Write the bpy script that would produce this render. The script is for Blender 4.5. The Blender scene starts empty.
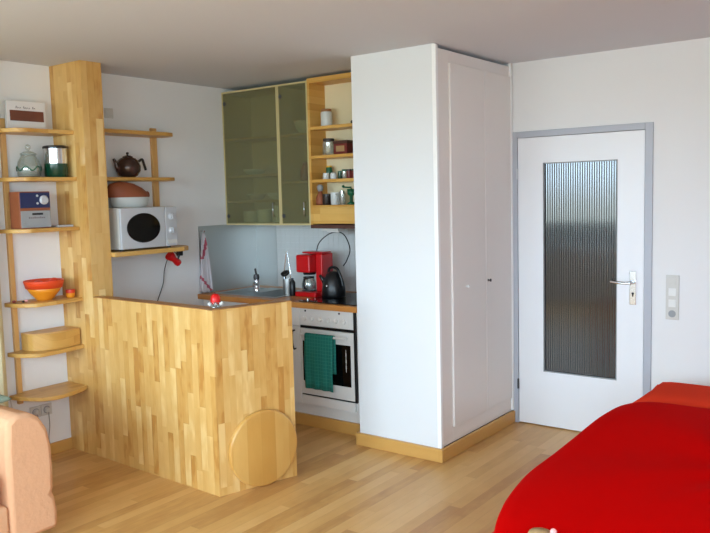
import bpy, bmesh, math, random
from mathutils import Vector, Matrix
random.seed(7)
PI = math.pi
sc = bpy.context.scene
col = sc.collection

# ------------------------------------------------------------------ materials
def lin(c):
    return tuple(((v/255)/12.92 if v/255 <= .04045 else ((v/255+.055)/1.055)**2.4) for v in c) + (1,)

def mat(name, rgb, rough=.5, metal=0, bump=0, bscale=60, coat=0, vary=0, spec=.5):
    m = bpy.data.materials.new(name); m.use_nodes = True
    nt = m.node_tree; n = nt.nodes; l = nt.links; b = n['Principled BSDF']
    b.inputs['Base Color'].default_value = lin(rgb)
    b.inputs['Roughness'].default_value = rough
    b.inputs['Metallic'].default_value = metal
    b.inputs['Coat Weight'].default_value = coat
    b.inputs['Specular IOR Level'].default_value = spec
    tc = n.new('ShaderNodeTexCoord')
    nz = n.new('ShaderNodeTexNoise'); nz.inputs['Scale'].default_value = bscale; nz.inputs['Detail'].default_value = 3
    l.new(tc.outputs['Object'], nz.inputs['Vector'])
    if bump:
        bp = n.new('ShaderNodeBump'); bp.inputs['Strength'].default_value = bump; bp.inputs['Distance'].default_value = .01
        l.new(nz.outputs['Fac'], bp.inputs['Height']); l.new(bp.outputs['Normal'], b.inputs['Normal'])
    if vary:
        mx = n.new('ShaderNodeMix'); mx.data_type = 'RGBA'
        c = lin(rgb); mx.inputs[6].default_value = tuple(v*(1-vary) for v in c[:3])+(1,); mx.inputs[7].default_value = tuple(min(1, v*(1+vary)) for v in c[:3])+(1,)
        l.new(nz.outputs['Fac'], mx.inputs[0]); l.new(mx.outputs[2], b.inputs['Base Color'])
    return m

def math_node(nt, op, a, b=None, c=None):
    x = nt.nodes.new('ShaderNodeMath'); x.operation = op
    for i, v in enumerate((a, b, c)):
        if v is None: continue
        if isinstance(v, (int, float)): x.inputs[i].default_value = v
        else: nt.links.new(v, x.inputs[i])
    return x.outputs[0]

def stave_wood(name, ramp, udir, vdir, width, length, rough=.35, grain=.25, gap=.25, coat=0, offs=(0, 0), knots=0, strips=1):
    """solid wood glued from staves: random tone per stave, fine grain along it"""
    m = bpy.data.materials.new(name); m.use_nodes = True
    nt = m.node_tree; n = nt.nodes; l = nt.links; b = n['Principled BSDF']
    b.inputs['Roughness'].default_value = rough; b.inputs['Coat Weight'].default_value = coat
    tc = n.new('ShaderNodeTexCoord')
    def dot(d):
        v = n.new('ShaderNodeVectorMath'); v.operation = 'DOT_PRODUCT'
        l.new(tc.outputs['Object'], v.inputs[0]); v.inputs[1].default_value = d
        return v.outputs['Value']
    u = math_node(nt, 'ADD', dot(udir), 20+offs[0]); v = math_node(nt, 'ADD', dot(vdir), 20+offs[1])
    uw = math_node(nt, 'DIVIDE', u, width)
    i = math_node(nt, 'FLOOR', uw)
    w1 = n.new('ShaderNodeTexWhiteNoise'); w1.noise_dimensions = '1D'; l.new(i, w1.inputs['W'])
    vl = math_node(nt, 'ADD', math_node(nt, 'DIVIDE', v, length), math_node(nt, 'MULTIPLY', w1.outputs['Value'], 7.3))
    j = math_node(nt, 'FLOOR', vl)
    cmb = n.new('ShaderNodeCombineXYZ'); l.new(i, cmb.inputs[0]); l.new(j, cmb.inputs[1])
    w2 = n.new('ShaderNodeTexWhiteNoise'); w2.noise_dimensions = '2D'; l.new(cmb.outputs[0], w2.inputs['Vector'])
    # grain
    c2 = n.new('ShaderNodeCombineXYZ'); l.new(math_node(nt, 'MULTIPLY', u, 60), c2.inputs[0]); l.new(math_node(nt, 'MULTIPLY', v, 4), c2.inputs[1])
    l.new(math_node(nt, 'MULTIPLY', w2.outputs['Value'], 40), c2.inputs[2])
    nz = n.new('ShaderNodeTexNoise'); nz.inputs['Scale'].default_value = 1; nz.inputs['Detail'].default_value = 3; l.new(c2.outputs[0], nz.inputs['Vector'])
    c3 = n.new('ShaderNodeCombineXYZ'); l.new(math_node(nt, 'MULTIPLY', u, 14), c3.inputs[0]); l.new(math_node(nt, 'MULTIPLY', v, 5), c3.inputs[1])
    l.new(math_node(nt, 'MULTIPLY', w2.outputs['Value'], 90), c3.inputs[2])
    nb = n.new('ShaderNodeTexNoise'); nb.inputs['Scale'].default_value = 1.4; nb.inputs['Detail'].default_value = 2; l.new(c3.outputs[0], nb.inputs['Vector'])
    f = math_node(nt, 'ADD', math_node(nt, 'MULTIPLY', math_node(nt, 'SUBTRACT', nz.outputs['Fac'], .5), grain), w2.outputs['Value'])
    f = math_node(nt, 'ADD', math_node(nt, 'MULTIPLY', math_node(nt, 'SUBTRACT', nb.outputs['Fac'], .5), grain*2.2+knots), f)
    r = n.new('ShaderNodeValToRGB'); r.color_ramp.elements.remove(r.color_ramp.elements[0])
    for k, (p, c) in enumerate(ramp):
        if k == 0: e = r.color_ramp.elements[0]; e.position = p
        else: e = r.color_ramp.elements.new(p)
        e.color = lin(c)
    l.new(f, r.inputs[0])
    fu = math_node(nt, 'FRACT', uw); fv = math_node(nt, 'FRACT', vl)
    eu = math_node(nt, 'LESS_THAN', math_node(nt, 'MINIMUM', fu, math_node(nt, 'SUBTRACT', 1, fu)), .0012/width)
    ev = math_node(nt, 'LESS_THAN', fv, .002/length)
    e = math_node(nt, 'MULTIPLY', math_node(nt, 'MAXIMUM', eu, ev), gap)
    mx = n.new('ShaderNodeMix'); mx.data_type = 'RGBA'; l.new(e, mx.inputs[0]); l.new(r.outputs[0], mx.inputs[6]); mx.inputs[7].default_value = lin((90, 60, 30))
    l.new(mx.outputs[2], b.inputs['Base Color'])
    return m

M = {}
WR = [(0, (190, 136, 68)), (.12, (204, 155, 84)), (.45, (213, 168, 98)), (.8, (220, 178, 109)), (1, (229, 193, 128))]
M['stave'] = stave_wood('birch_staves', WR, (1, 1, 0), (0, 0, 1), .048, .36, rough=.3, knots=.45, gap=.06)
M['shelf_y'] = stave_wood('shelf_birch_lengthwise', [(0, (188, 138, 66)), (.5, (202, 154, 80)), (1, (212, 168, 96))], (1, 0, 1), (0, 1, 0), .045, .6, rough=.4, gap=.1)
M['shelf_x'] = stave_wood('cabinet_birch', [(0, (200, 146, 66)), (.5, (214, 162, 80)), (1, (222, 176, 96))], (0, .02, 1), (1, 0, 0), .05, .6, rough=.4, gap=.1)
M['batten'] = stave_wood('batten_birch', [(0, (206, 156, 92)), (1, (222, 176, 112))], (1, 1, 0), (0, 0, 1), .06, 2., rough=.45, gap=0)
M['topedge'] = stave_wood('counter_top_edge', [(0, (150, 98, 46)), (.5, (172, 118, 60)), (1, (188, 134, 74))], (0, 1, 0), (1, 0, 0), .04, .4, rough=.35)
M['worktop'] = stave_wood('beech_worktop', [(0, (164, 100, 44)), (.5, (190, 124, 60)), (1, (206, 144, 76))], (0, 1, .3), (1, 0, 0), .045, .5, rough=.35)
M['floor'] = stave_wood('strip_parquet', [(0, (184, 134, 76)), (.3, (200, 152, 90)), (.6, (207, 160, 97)), (1, (216, 172, 110))], (1, 0, 0), (0, 1, 0), .068, 1.1, rough=.38, gap=.15, grain=.3)
M['skirt'] = stave_wood('oak_skirting', [(0, (200, 150, 78)), (1, (212, 164, 92))], (0, 0, 1), (1, 1, 0), .2, 1.5, rough=.4, gap=0)
M['disc'] = stave_wood('maple_disc', [(0, (196, 144, 70)), (.5, (204, 154, 80)), (1, (212, 166, 94))], (.283, .959, 0), (0, 0, 1), .09, 1., rough=.3, gap=.08)
M['wall'] = mat('white_plaster', (232, 232, 232), .9, bump=.08, bscale=90)
M['ceil'] = mat('ceiling_paint', (210, 213, 219), .95, bump=.08, bscale=70)
M['column'] = mat('column_paint', (226, 228, 230), .85, bump=.06, bscale=90)
M['closet'] = mat('closet_white_lacquer', (232, 226, 222), .38)
M['strip'] = mat('white_corner_bead', (245, 245, 245), .5)
M['doorw'] = mat('white_door_lacquer', (236, 237, 240), .35)
M['dframe'] = mat('grey_blue_door_frame', (178, 181, 190), .4)
M['chrome'] = mat('chrome', (215, 217, 220), .18, 1)
M['steel'] = mat('brushed_steel', (198, 201, 200), .45, 1, bump=.05, bscale=200)
M['black'] = mat('black_plastic', (18, 18, 20), .35)
M['blackgloss'] = mat('black_glass', (8, 8, 9), .08)
M['darkgrey'] = mat('dark_grey_metal', (62, 62, 64), .4)
M['white'] = mat('white_enamel', (228, 227, 224), .35)
M['offwhite'] = mat('off_white_plastic', (206, 204, 198), .45)
M['silver'] = mat('silver_plastic', (196, 198, 202), .4, .25)
M['grey'] = mat('grey_plastic', (150, 152, 154), .5)
M['red'] = mat('red_plastic', (190, 14, 20), .3)
M['redfab'] = mat('red_duvet_cotton', (198, 0, 0), .95, bump=.35, bscale=9, spec=.03)
M['orange'] = mat('orange_red_cotton', (214, 58, 34), .95, bump=.3, bscale=9, spec=.03)
M['peach'] = mat('peach_upholstery', (216, 164, 126), .9, bump=.3, bscale=40, vary=.05, spec=.2)
M['greycush'] = mat('grey_green_cloth', (128, 140, 122), .9, bump=.3, bscale=60)
M['curtain'] = mat('pale_green_yellow_curtain', (204, 194, 156), .85, bump=.2, bscale=60)
M['tan'] = mat('tan_plush', (176, 140, 96), .9, bump=.3, bscale=80)
M['pink'] = mat('pale_pink', (240, 170, 165), .8)
M['brownband'] = mat('brown_band', (112, 62, 44), .6, vary=.15, bscale=30)
M['darkbrown'] = mat('dark_brown_strip', (82, 48, 36), .5)
M['terracotta'] = mat('terracotta', (142, 76, 46), .6, vary=.12, bscale=14)
M['bronze'] = mat('bronze_glaze', (74, 54, 46), .18, .35, bump=.1, bscale=8)
M['teaH'] = mat('black_handle', (26, 22, 22), .3)
M['ceramicw'] = mat('pale_glazed_ceramic', (208, 212, 210), .3)
M['cer_blue'] = mat('pale_blue_ceramic', (222, 236, 240), .3)
M['orangeb'] = mat('yellow_orange_ceramic', (222, 138, 32), .35)
M['orangeR'] = mat('orange_red_rim', (222, 70, 30), .4)
M['fruit'] = mat('red_fruit', (206, 56, 30), .4)
M['radiowood'] = mat('cherry_wood', (148, 84, 52), .4, vary=.12, bscale=20)
M['navy'] = mat('dark_blue_panel', (26, 36, 80), .3)
M['cream'] = mat('cream_back_panel', (232, 220, 182), .7)
M['cabin'] = mat('cabinet_interior', (214, 209, 178), .7)
M['palewood'] = mat('pale_yellow_edge', (204, 188, 138), .5)
M['tile'] = mat('grey_white_tile', (206, 208, 206), .3)
M['grout'] = mat('grout', (150, 152, 154), .9)
M['towel'] = mat('white_towel_cloth', (216, 210, 212), .95, bump=.3, bscale=120)
M['redstripe'] = mat('red_stripe_cloth', (196, 60, 80), .95)
M['dark_green'] = mat('dark_green_glass', (12, 58, 40), .15)
M['green'] = mat('green_enamel', (20, 92, 60), .3)
M['maroon'] = mat('maroon_tin', (120, 44, 38), .4)
M['cork'] = mat('brown_lid', (150, 104, 62), .6)
M['cable'] = mat('grey_cable', (88, 88, 90), .5)
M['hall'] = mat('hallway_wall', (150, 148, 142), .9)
M['ink'] = mat('grey_print', (120, 112, 118), .7)
M['paper'] = mat('white_card', (222, 220, 220), .6)
M['yellow'] = mat('yellow_petal', (230, 180, 50), .5)
M['candle'] = mat('red_wax', (214, 18, 18), .35)
M['lid'] = mat('dark_lid', (46, 36, 32), .4)

def teal_cloth():
    m = bpy.data.materials.new('teal_check_cloth'); m.use_nodes = True; nt = m.node_tree; n = nt.nodes; b = n['Principled BSDF']; b.inputs['Roughness'].default_value = .95
    tc = n.new('ShaderNodeTexCoord'); s = n.new('ShaderNodeSeparateXYZ'); nt.links.new(tc.outputs['Object'], s.inputs[0])
    def line(o, w, t): return math_node(nt, 'LESS_THAN', math_node(nt, 'FRACT', math_node(nt, 'DIVIDE', math_node(nt, 'ADD', o, 5), w)), t)
    f = math_node(nt, 'MAXIMUM', line(s.outputs[0], .024, .12), line(s.outputs[2], .024, .12))
    mx = n.new('ShaderNodeMix'); mx.data_type = 'RGBA'; nt.links.new(math_node(nt, 'MULTIPLY', f, .45), mx.inputs[0]); mx.inputs[6].default_value = lin((24, 118, 106)); mx.inputs[7].default_value = lin((70, 158, 146))
    nt.links.new(mx.outputs[2], b.inputs['Base Color']); return m
M['teal'] = teal_cloth()

def glassy(name, tint, dif, mix_d, rough, ribs=0, gloss=.12):
    """thin pane: coloured transparency mixed with a little diffuse (etched surface) and a gloss layer"""
    m = bpy.data.materials.new(name); m.use_nodes = True; nt = m.node_tree; n = nt.nodes; l = nt.links; n.remove(n['Principled BSDF'])
    out = n['Material Output']
    t = n.new('ShaderNodeBsdfTransparent'); t.inputs[0].default_value = lin(tint)
    d = n.new('ShaderNodeBsdfDiffuse'); d.inputs[0].default_value = lin(dif)
    g = n.new('ShaderNodeBsdfGlossy'); g.inputs['Roughness'].default_value = rough; g.inputs[0].default_value = (1, 1, 1, 1)
    a = n.new('ShaderNodeMixShader'); a.inputs[0].default_value = mix_d; l.new(t.outputs[0], a.inputs[1]); l.new(d.outputs[0], a.inputs[2])
    b = n.new('ShaderNodeMixShader'); b.inputs[0].default_value = gloss; l.new(a.outputs[0], b.inputs[1]); l.new(g.outputs[0], b.inputs[2])
    if ribs:
        tc = n.new('ShaderNodeTexCoord'); s = n.new('ShaderNodeSeparateXYZ'); l.new(tc.outputs['Object'], s.inputs[0])
        h = math_node(nt, 'SINE', math_node(nt, 'MULTIPLY', s.outputs[0], 2*PI/ribs))
        bp = n.new('ShaderNodeBump'); bp.inputs['Strength'].default_value = .35; bp.inputs['Distance'].default_value = .003
        l.new(h, bp.inputs['Height']); l.new(bp.outputs['Normal'], g.inputs['Normal'])
    l.new(b.outputs[0], out.inputs[0]); return m
M['frost'] = glassy('frosted_olive_glass', (224, 221, 198), (164, 165, 134), .15, .35, 0, .05)
M['ribglass'] = glassy('ribbed_door_glass', (80, 82, 82), (56, 58, 56), .42, .07, .016, .095)
M['clear'] = glassy('clear_glass', (228, 234, 230), (232, 236, 234), .16, .05, 0, .14)

# ------------------------------------------------------------------ mesh tools
class MB:
    def __init__(s): s.bm = bmesh.new()
    def box(s, x0, x1, y0, y1, z0, z1, bev=0):
        r = bmesh.ops.create_cube(s.bm, size=1)
        bmesh.ops.scale(s.bm, vec=(x1-x0, y1-y0, z1-z0), verts=r['verts'])
        bmesh.ops.translate(s.bm, vec=((x0+x1)/2, (y0+y1)/2, (z0+z1)/2), verts=r['verts'])
        if bev:
            ed = list({e for v in r['verts'] for e in v.link_edges})
            bmesh.ops.bevel(s.bm, geom=ed, offset=bev, segments=2 if bev < .02 else 4, profile=.5, affect='EDGES')
        return s
    def prism(s, pts, z0, z1, axis='z'):
        def P(a, b, c): return {'z': (a, b, c), 'x': (c, a, b), 'y': (a, c, b)}[axis]
        lo = [s.bm.verts.new(P(a, b, z0)) for a, b in pts]; hi = [s.bm.verts.new(P(a, b, z1)) for a, b in pts]
        n = len(pts)
        s.bm.faces.new(lo); s.bm.faces.new(hi)
        for i in range(n): s.bm.faces.new((lo[i], lo[(i+1) % n], hi[(i+1) % n], hi[i]))
        return s
    def lathe(s, prof, c=(0, 0, 0), n=28, axis=(0, 0, 1), sx=1, sy=1):
        q = Vector((0, 0, 1)).rotation_difference(Vector(axis)); c = Vector(c); rings = []
        for r, z in prof:
            if r < 1e-5: rings.append([s.bm.verts.new(c+q@Vector((0, 0, z)))])
            else: rings.append([s.bm.verts.new(c+q@Vector((r*sx*math.cos(2*PI*k/n), r*sy*math.sin(2*PI*k/n), z))) for k in range(n)])
        for a, b in zip(rings, rings[1:]):
            for k in range(n):
                k2 = (k+1) % n
                if len(a) == 1 and len(b) == 1: continue
                if len(a) == 1: s.bm.faces.new((a[0], b[k], b[k2]))
                elif len(b) == 1: s.bm.faces.new((a[k], a[k2], b[0]))
                else: s.bm.faces.new((a[k], a[k2], b[k2], b[k]))
        for rg in (rings[0], rings[-1]):
            if len(rg) > 1 and prof[0] != prof[-1]: s.bm.faces.new(rg)
        return s
    def cyl(s, a, b, r, n=16, r2=None):
        a = Vector(a); b = Vector(b); return s.lathe([(r, 0), (r if r2 is None else r2, (b-a).length)], a, n, (b-a).normalized())
    def ball(s, c, r, n=16, sz=1):
        return s.lathe([(r*math.sin(PI*k/10), -r*sz*math.cos(PI*k/10)) for k in range(11)], c, n)
    def tube(s, pts, r, n=10, rs=None):
        pts = [Vector(p) for p in pts]; rings = []; ref = None
        for i, p in enumerate(pts):
            t = (pts[min(i+1, len(pts)-1)]-pts[max(i-1, 0)]).normalized()
            if ref is None: ref = t.orthogonal().normalized()
            ref = (ref-t*ref.dot(t)).normalized(); bt = t.cross(ref); rr = rs[i] if rs else r
            rings.append([s.bm.verts.new(p+rr*(ref*math.cos(2*PI*k/n)+bt*math.sin(2*PI*k/n))) for k in range(n)])
        for a, b in zip(rings, rings[1:]):
            for k in range(n): s.bm.faces.new((a[k], a[(k+1) % n], b[(k+1) % n], b[k]))
        s.bm.faces.new(rings[0]); s.bm.faces.new(rings[-1]); return s
    def rot(s, ang, c, axis='Z'):
        bmesh.ops.rotate(s.bm, verts=s.bm.verts, cent=c, matrix=Matrix.Rotation(ang, 3, axis)); return s

def smooth(pts, k=8):
    """Catmull-Rom through the points"""
    P = [Vector(p) for p in pts]; P = [2*P[0]-P[1]]+P+[2*P[-1]-P[-2]]; out = []
    for i in range(1, len(P)-2):
        for j in range(k):
            t = j/k; a, b, c, d = P[i-1:i+3]
            out.append(.5*((2*b)+(c-a)*t+(2*a-5*b+4*c-d)*t*t+(3*b-a-3*c+d)*t**3))
    return out+[P[-2]]

ORG = {}
def thing(name, label, cat, loc, group=None):
    o = bpy.data.objects.new(name, None); col.objects.link(o); o.location = loc; o.empty_display_size = .05
    o['label'] = label; o['category'] = cat
    if group: o['group'] = group
    ORG[o.name] = Vector(loc); return o
def obj(name, mb, m, parent=None, loc=None, sm=False, label=None, cat=None, group=None, kind=None, bevel=0, sub=0):
    o0 = ORG[parent.name] if parent else Vector(loc if loc is not None else (0, 0, 0))
    me = bpy.data.meshes.new(name)
    bmesh.ops.recalc_face_normals(mb.bm, faces=mb.bm.faces[:])
    bmesh.ops.translate(mb.bm, vec=-o0, verts=mb.bm.verts)
    mb.bm.to_mesh(me); mb.bm.free()
    o = bpy.data.objects.new(name, me); col.objects.link(o); me.materials.append(M[m])
    if parent: o.parent = parent
    else: o.location = o0
    ORG[o.name] = o0
    if sub:
        x = o.modifiers.new('sub', 'SUBSURF'); x.levels = sub; x.render_levels = sub
    if bevel:
        x = o.modifiers.new('bev', 'BEVEL'); x.width = bevel; x.segments = 2; x.limit_method = 'ANGLE'
    if sm:
        for p in me.polygons: p.use_smooth = True
        if sm == 2:
            for e in me.edges: pass
            me.set_sharp_from_angle(angle=math.radians(40))
    if label: o['label'] = label
    if cat: o['category'] = cat
    if group: o['group'] = group
    if kind: o['kind'] = kind
    return o
def struct(name, mb, m, **k): return obj(name, mb, m, kind='structure', **k)

# ------------------------------------------------------------------ room shell
H = 2.5; XR = 5.4; YF = -4.2; YK = 1.82; YD = 2.1
struct('floor', MB().box(-.15, XR+.15, YF-.15, YD+1.6, -.1, 0), 'floor')
struct('ceiling', MB().box(-.15, XR+.15, YF-.15, YD+1.6, H, H+.1), 'ceil')
struct('wall_left', MB().box(-.15, 0, YF, YD+.1, 0, H), 'wall')
struct('wall_kitchen', MB().box(0, 1.64, YK, YK+.1, 0, H), 'wall')
struct('wall_back', MB().box(1.70, 2.2, YD, YD+.12, 0, H).box(3.152, XR, YD, YD+.12, 0, H).box(2.2, 3.152, YD, YD+.12, 2.034, H), 'wall')
SY0_, SY1_, SZ0, SZ1 = -3.9, -2.1, .9, 2.3
struct('wall_right', MB().box(XR, XR+.15, YF, SY0_, 0, H).box(XR, XR+.15, SY1_, YD+.1, 0, H).box(XR, XR+.15, SY0_, SY1_, 0, SZ0).box(XR, XR+.15, SY0_, SY1_, SZ1, H), 'wall')
struct('added_window', MB().box(XR+.05, XR+.1, SY0_, SY0_+.06, SZ0, SZ1).box(XR+.05, XR+.1, SY1_-.06, SY1_, SZ0, SZ1).box(XR+.05, XR+.1, -3.03, -2.97, SZ0, SZ1).box(XR+.05, XR+.1, SY0_, SY1_, SZ0, SZ0+.06).box(XR+.05, XR+.1, SY0_, SY1_, SZ1-.06, SZ1), 'doorw')  # unseen side window, added to brighten the left wall and wardrobe
WX0, WX1, WZ0, WZ1 = .2, 4.7, .75, 2.38
struct('wall_front', MB().box(0, XR, YF-.15, YF, 0, WZ0).box(0, XR, YF-.15, YF, WZ1, H).box(0, WX0, YF-.15, YF, WZ0, WZ1).box(WX1, XR, YF-.15, YF, WZ0, WZ1), 'wall')
w = MB()
for x in (WX0, 1.68, 3.16, WX1-.06): w.box(x, x+.06, YF-.11, YF-.05, WZ0, WZ1)
w.box(WX0, WX1, YF-.11, YF-.05, WZ0, WZ0+.06).box(WX0, WX1, YF-.11, YF-.05, WZ1-.06, WZ1)
struct('window_1', w, 'doorw')
struct('wall_column', MB().box(1.586, 2.14, 1.098, 1.17, 0, H).box(1.586, 1.65, 1.17, YD, 0, H).box(2.14, 2.192, 1.098, 1.12, 0, H), 'column')
struct('trim_1', MB().box(2.178, 2.206, 1.092, 1.12, .082, H-.004), 'strip', bevel=.004)
struct('trim_2', MB().box(2.192, 2.215, YD-.03, YD-.012, .09, H), 'strip')
# skirtings
struct('baseboard_left', MB().prism([(0, 0), (.018, 0), (.018, .07), (.008, .08), (0, .08)], YF, -.002, 'y') if False else MB().box(0, .018, YF, -.001, 0, .075), 'skirt', bevel=.004)
struct('baseboard_column', MB().box(1.566, 2.222, 1.074, 1.098, 0, .082).box(2.2, 2.222, 1.098, YD-.01, 0, .082).box(1.566, 1.586, 1.098, 1.2, 0, .082), 'skirt', bevel=.004)
struct('baseboard_right', MB().box(XR-.018, XR, YF, YD, 0, .08), 'skirt')
struct('baseboard_back', MB().box(3.16, XR-.02, YD-.018, YD, 0, .08), 'skirt')
# hallway beyond the glazed door
struct('wall_hallway', MB().box(1.7, 4.2, YD+1.5, YD+1.6, 0, H).box(1.6, 1.7, YD+.12, YD+1.6, 0, H).box(4.2, 4.3, YD+.12, YD+1.6, 0, H), 'hall')

# door
d = bpy.data.objects.new('door_1', None); col.objects.link(d); d.location = (2.25, YD, 0); d['kind'] = 'structure'; ORG['door_1'] = Vector((2.25, YD, 0))
GX0, GX1, GZ0, GZ1 = 2.43, 2.934, .387, 1.817
y0, y1 = YD-.004, YD+.036
obj('door_frame', MB().box(2.2, 2.247, YD-.012, YD+.1, 0, 2.034).box(3.104, 3.152, YD-.012, YD+.1, 0, 2.034).box(2.247, 3.104, YD-.012, YD+.1, 1.993, 2.034), 'dframe', d, bevel=.003)
obj('door_leaf', MB().box(2.25, GX0, y0, y1, .008, 1.99).box(GX1, 3.101, y0, y1, .008, 1.99).box(GX0, GX1, y0, y1, .008, GZ0).box(GX0, GX1, y0, y1, GZ1, 1.99), 'doorw', d)
obj('glass_pane', MB().box(GX0-.005, GX1+.005, YD+.014, YD+.019, GZ0-.005, GZ1+.005), 'ribglass', d)
gb = MB()
for a in ((GX0, GX0+.006, GZ0, GZ1), (GX1-.006, GX1, GZ0, GZ1), (GX0, GX1, GZ0, GZ0+.006), (GX0, GX1, GZ1-.006, GZ1)): gb.box(a[0], a[1], YD-.002, YD+.014, a[2], a[3])
obj('glazing_bead', gb, 'grey', d)
pl = obj('lock_plate', MB().box(3.014, 3.056, YD-.011, y0, .893, 1.108, .003), 'chrome', d)
obj('door_handle', MB().cyl((3.036, YD-.01, 1.036), (3.036, YD-.055, 1.036), .010).tube(smooth([(3.036, YD-.055, 1.036), (3.0, YD-.058, 1.034), (2.95, YD-.056, 1.036), (2.906, YD-.05, 1.040)]), .009), 'chrome', pl, sm=True)
obj('keyhole', MB().cyl((3.036, YD-.010, .965), (3.036, YD-.0125, .965), .008).box(3.032, 3.040, YD-.0125, YD-.0105, .945, .962), 'black', pl)
for z in (1.749, .283): obj('hinge', MB().cyl((2.2495, YD-.019, z-.035), (2.2495, YD-.019, z+.035), .007), 'silver' if z > 1 else 'darkgrey', d, sm=2)

# built in wardrobe (closet) on the side of the column
c = thing('wardrobe', 'built-in wardrobe with two plain tall off-white doors beside the glazed door', 'wardrobe', (2.17, 1.6, 0))
X = 2.198
obj('face_frame', MB().box(2.15, X, 1.121, 1.25, .083, 2.478).box(2.15, X, 2.075, YD-.032, .083, 2.478).box(2.15, X, 1.25, 2.075, .083, .176).box(2.15, X, 1.25, 2.075, 2.41, 2.478), 'closet', c, bevel=.002)
dl = obj('door', MB().box(2.165, X+.012, 1.252, 1.690, .178, 2.407, .003), 'closet', c)
dr = obj('door', MB().box(2.165, X+.012, 1.693, 2.073, .178, 2.407, .003), 'closet', c)
obj('knob', MB().lathe([(.004, 0), (.004, .01), (.009, .014), (.009, .02), (0, .023)], (X+.012, 1.416, 1.044), 14, (1, 0, 0)), 'strip', dl, sm=True, label='white round knob')
obj('knob', MB().lathe([(.008, 0), (.008, .003), (.004, .003), (.004, .012), (.010, .016), (.010, .022), (0, .024)], (X+.012, 1.715, 1.052), 14, (1, 0, 0)), 'darkgrey', dr, sm=True, label='dark round lock knob')
obj('inner_panel', MB().box(2.12, 2.145, 1.175, YD-.02, .0, 2.478), 'darkgrey', c)

# ------------------------------------------------------------------ wooden divider (post + low wall)
HC = 1.037
r = thing('room_divider', 'light birch block-board room divider, tall post joined to low L-shaped wall', 'divider', (.7, 0, 0))
obj('post', MB().box(.001, .335, 0, .15, 0, H-.001), 'stave', r)
T = .075
A = (.335, 0.0); B = (1.466, -.041); Cc = (1.608, .4405)
ux, uy = Cc[0]-B[0], Cc[1]-B[1]; L = math.hypot(ux, uy); ux /= L; uy /= L
B2 = (B[0]-T*.98, B[1]+T); C2 = (Cc[0]-uy*T, Cc[1]+ux*T)
B2 = (B[0]+ux*T-uy*T*.98, B[1]+uy*T+ux*T*.98)
obj('low_wall', MB().prism([A, B, (B[0]+ux*T, B[1]+uy*T), B2, (.335, T)], 0, HC-.004), 'stave', r)
obj('end_wall', MB().prism([(B[0]+ux*T, B[1]+uy*T), Cc, C2, B2], 0, HC-.004), 'stave', r)
obj('counter_cap', MB().prism([A, B, Cc, C2, B2, (.335, T)], HC-.004, HC), 'topedge', r)
# disc standing at the end of the divider
nx, ny = uy, -ux
Rr = .219; t0 = .55*L
cx, cy = B[0]+ux*t0+nx*.002, B[1]+uy*t0+ny*.002
o = obj('round_board', MB().lathe([(0, 0), (Rr-.002, 0), (Rr, .004), (Rr, .022), (Rr-.004, .028), (Rr-.012, .031), (0, .031)], (cx, cy, Rr+.001), 72, (nx, ny, 0)), 'disc', loc=(cx, cy, 0), sm=2,
        label='round thick wooden disc standing on the floor against the divider end', cat='wooden disc')

# ------------------------------------------------------------------ left shelf unit
def board(pts, z, t): return MB().prism(pts, z-t, z)
u = thing('shelf_unit', 'wooden open shelf rack left of the post with six rounded boards', 'shelves', (.02, -.34, .39))
obj('upright', MB().box(.001, .026, -.362, -.33, .385, 2.15), 'batten', u, bevel=.004)
def curved(xr, bul, tip):
    """outline from the post (y=0) bulging outwards and running in to the wall at the tip"""
    f = smooth([(xr, -.001, 0), (xr+bul*.75, -.13, 0), (xr+bul, -.25, 0), (xr+bul*.5, -.335, 0), (xr*.62, -.40, 0), (.04, tip, 0)], 6)
    return [(p.x, p.y) for p in f]+[(.0265, tip+.004), (.0265, -.33), (.001, -.325), (.001, -.001)]
for z, xr, bul, tip in ((2.08, .233, -.01, -.43), (1.79, .236, -.01, -.425), (1.48, .238, -.01, -.42), (1.03, .222, .02, -.418), (.722, .212, .03, -.42), (.455, .222, .075, -.425)):
    obj('shelf', board(curved(xr, bul, tip), z, .024), 'shelf_y', u, bevel=.003)
# bread box on the fifth shelf
bx = thing('bread_box', 'low curved wooden box with pale lid on the fifth shelf', 'box', (.1, -.15, .7225))
f = smooth([(.19, -.012, 0), (.205, -.12, 0), (.2, -.22, 0), (.155, -.3, 0), (.11, -.322, 0)], 6)
pts = [(p.x, p.y) for p in f]+[(.03, -.322), (.03, -.012)]
obj('body', board(pts, .825, .102), 'shelf_y', bx, bevel=.003)
obj('lid', board([(p[0]-.004 if p[0] > .05 else p[0], p[1]) for p in pts], .832, .0065), 'batten', bx, bevel=.002)

# ------------------------------------------------------------------ right shelf unit
u = thing('shelf_unit', 'wooden wall shelf rack right of the post, three boards, teapot and microwave', 'shelves', (.02, .76, 1.25))
obj('upright', MB().box(.001, .026, .765, .812, 1.26, 2.15), 'batten', u, bevel=.004)
def rboard(dep, tip, cut=.1):
    return [(.001, .152), (dep, .152), (dep, tip-cut), (dep-.02, tip-.03), (dep-.07, tip), (.027, tip), (.027, .813), (.001, .813)]
obj('shelf', board(rboard(.2, .86), 2.108, .026), 'shelf_y', u, bevel=.003)
obj('shelf', board(rboard(.2, .86), 1.792, .024), 'shelf_y', u, bevel=.003)
obj('shelf', board([(.001, .152), (.375, .152), (.375, .72), (.34, .79), (.26, .85), (.027, .86), (.027, .813), (.001, .813)], 1.305, .03), 'shelf_y', u, bevel=.004)

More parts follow.
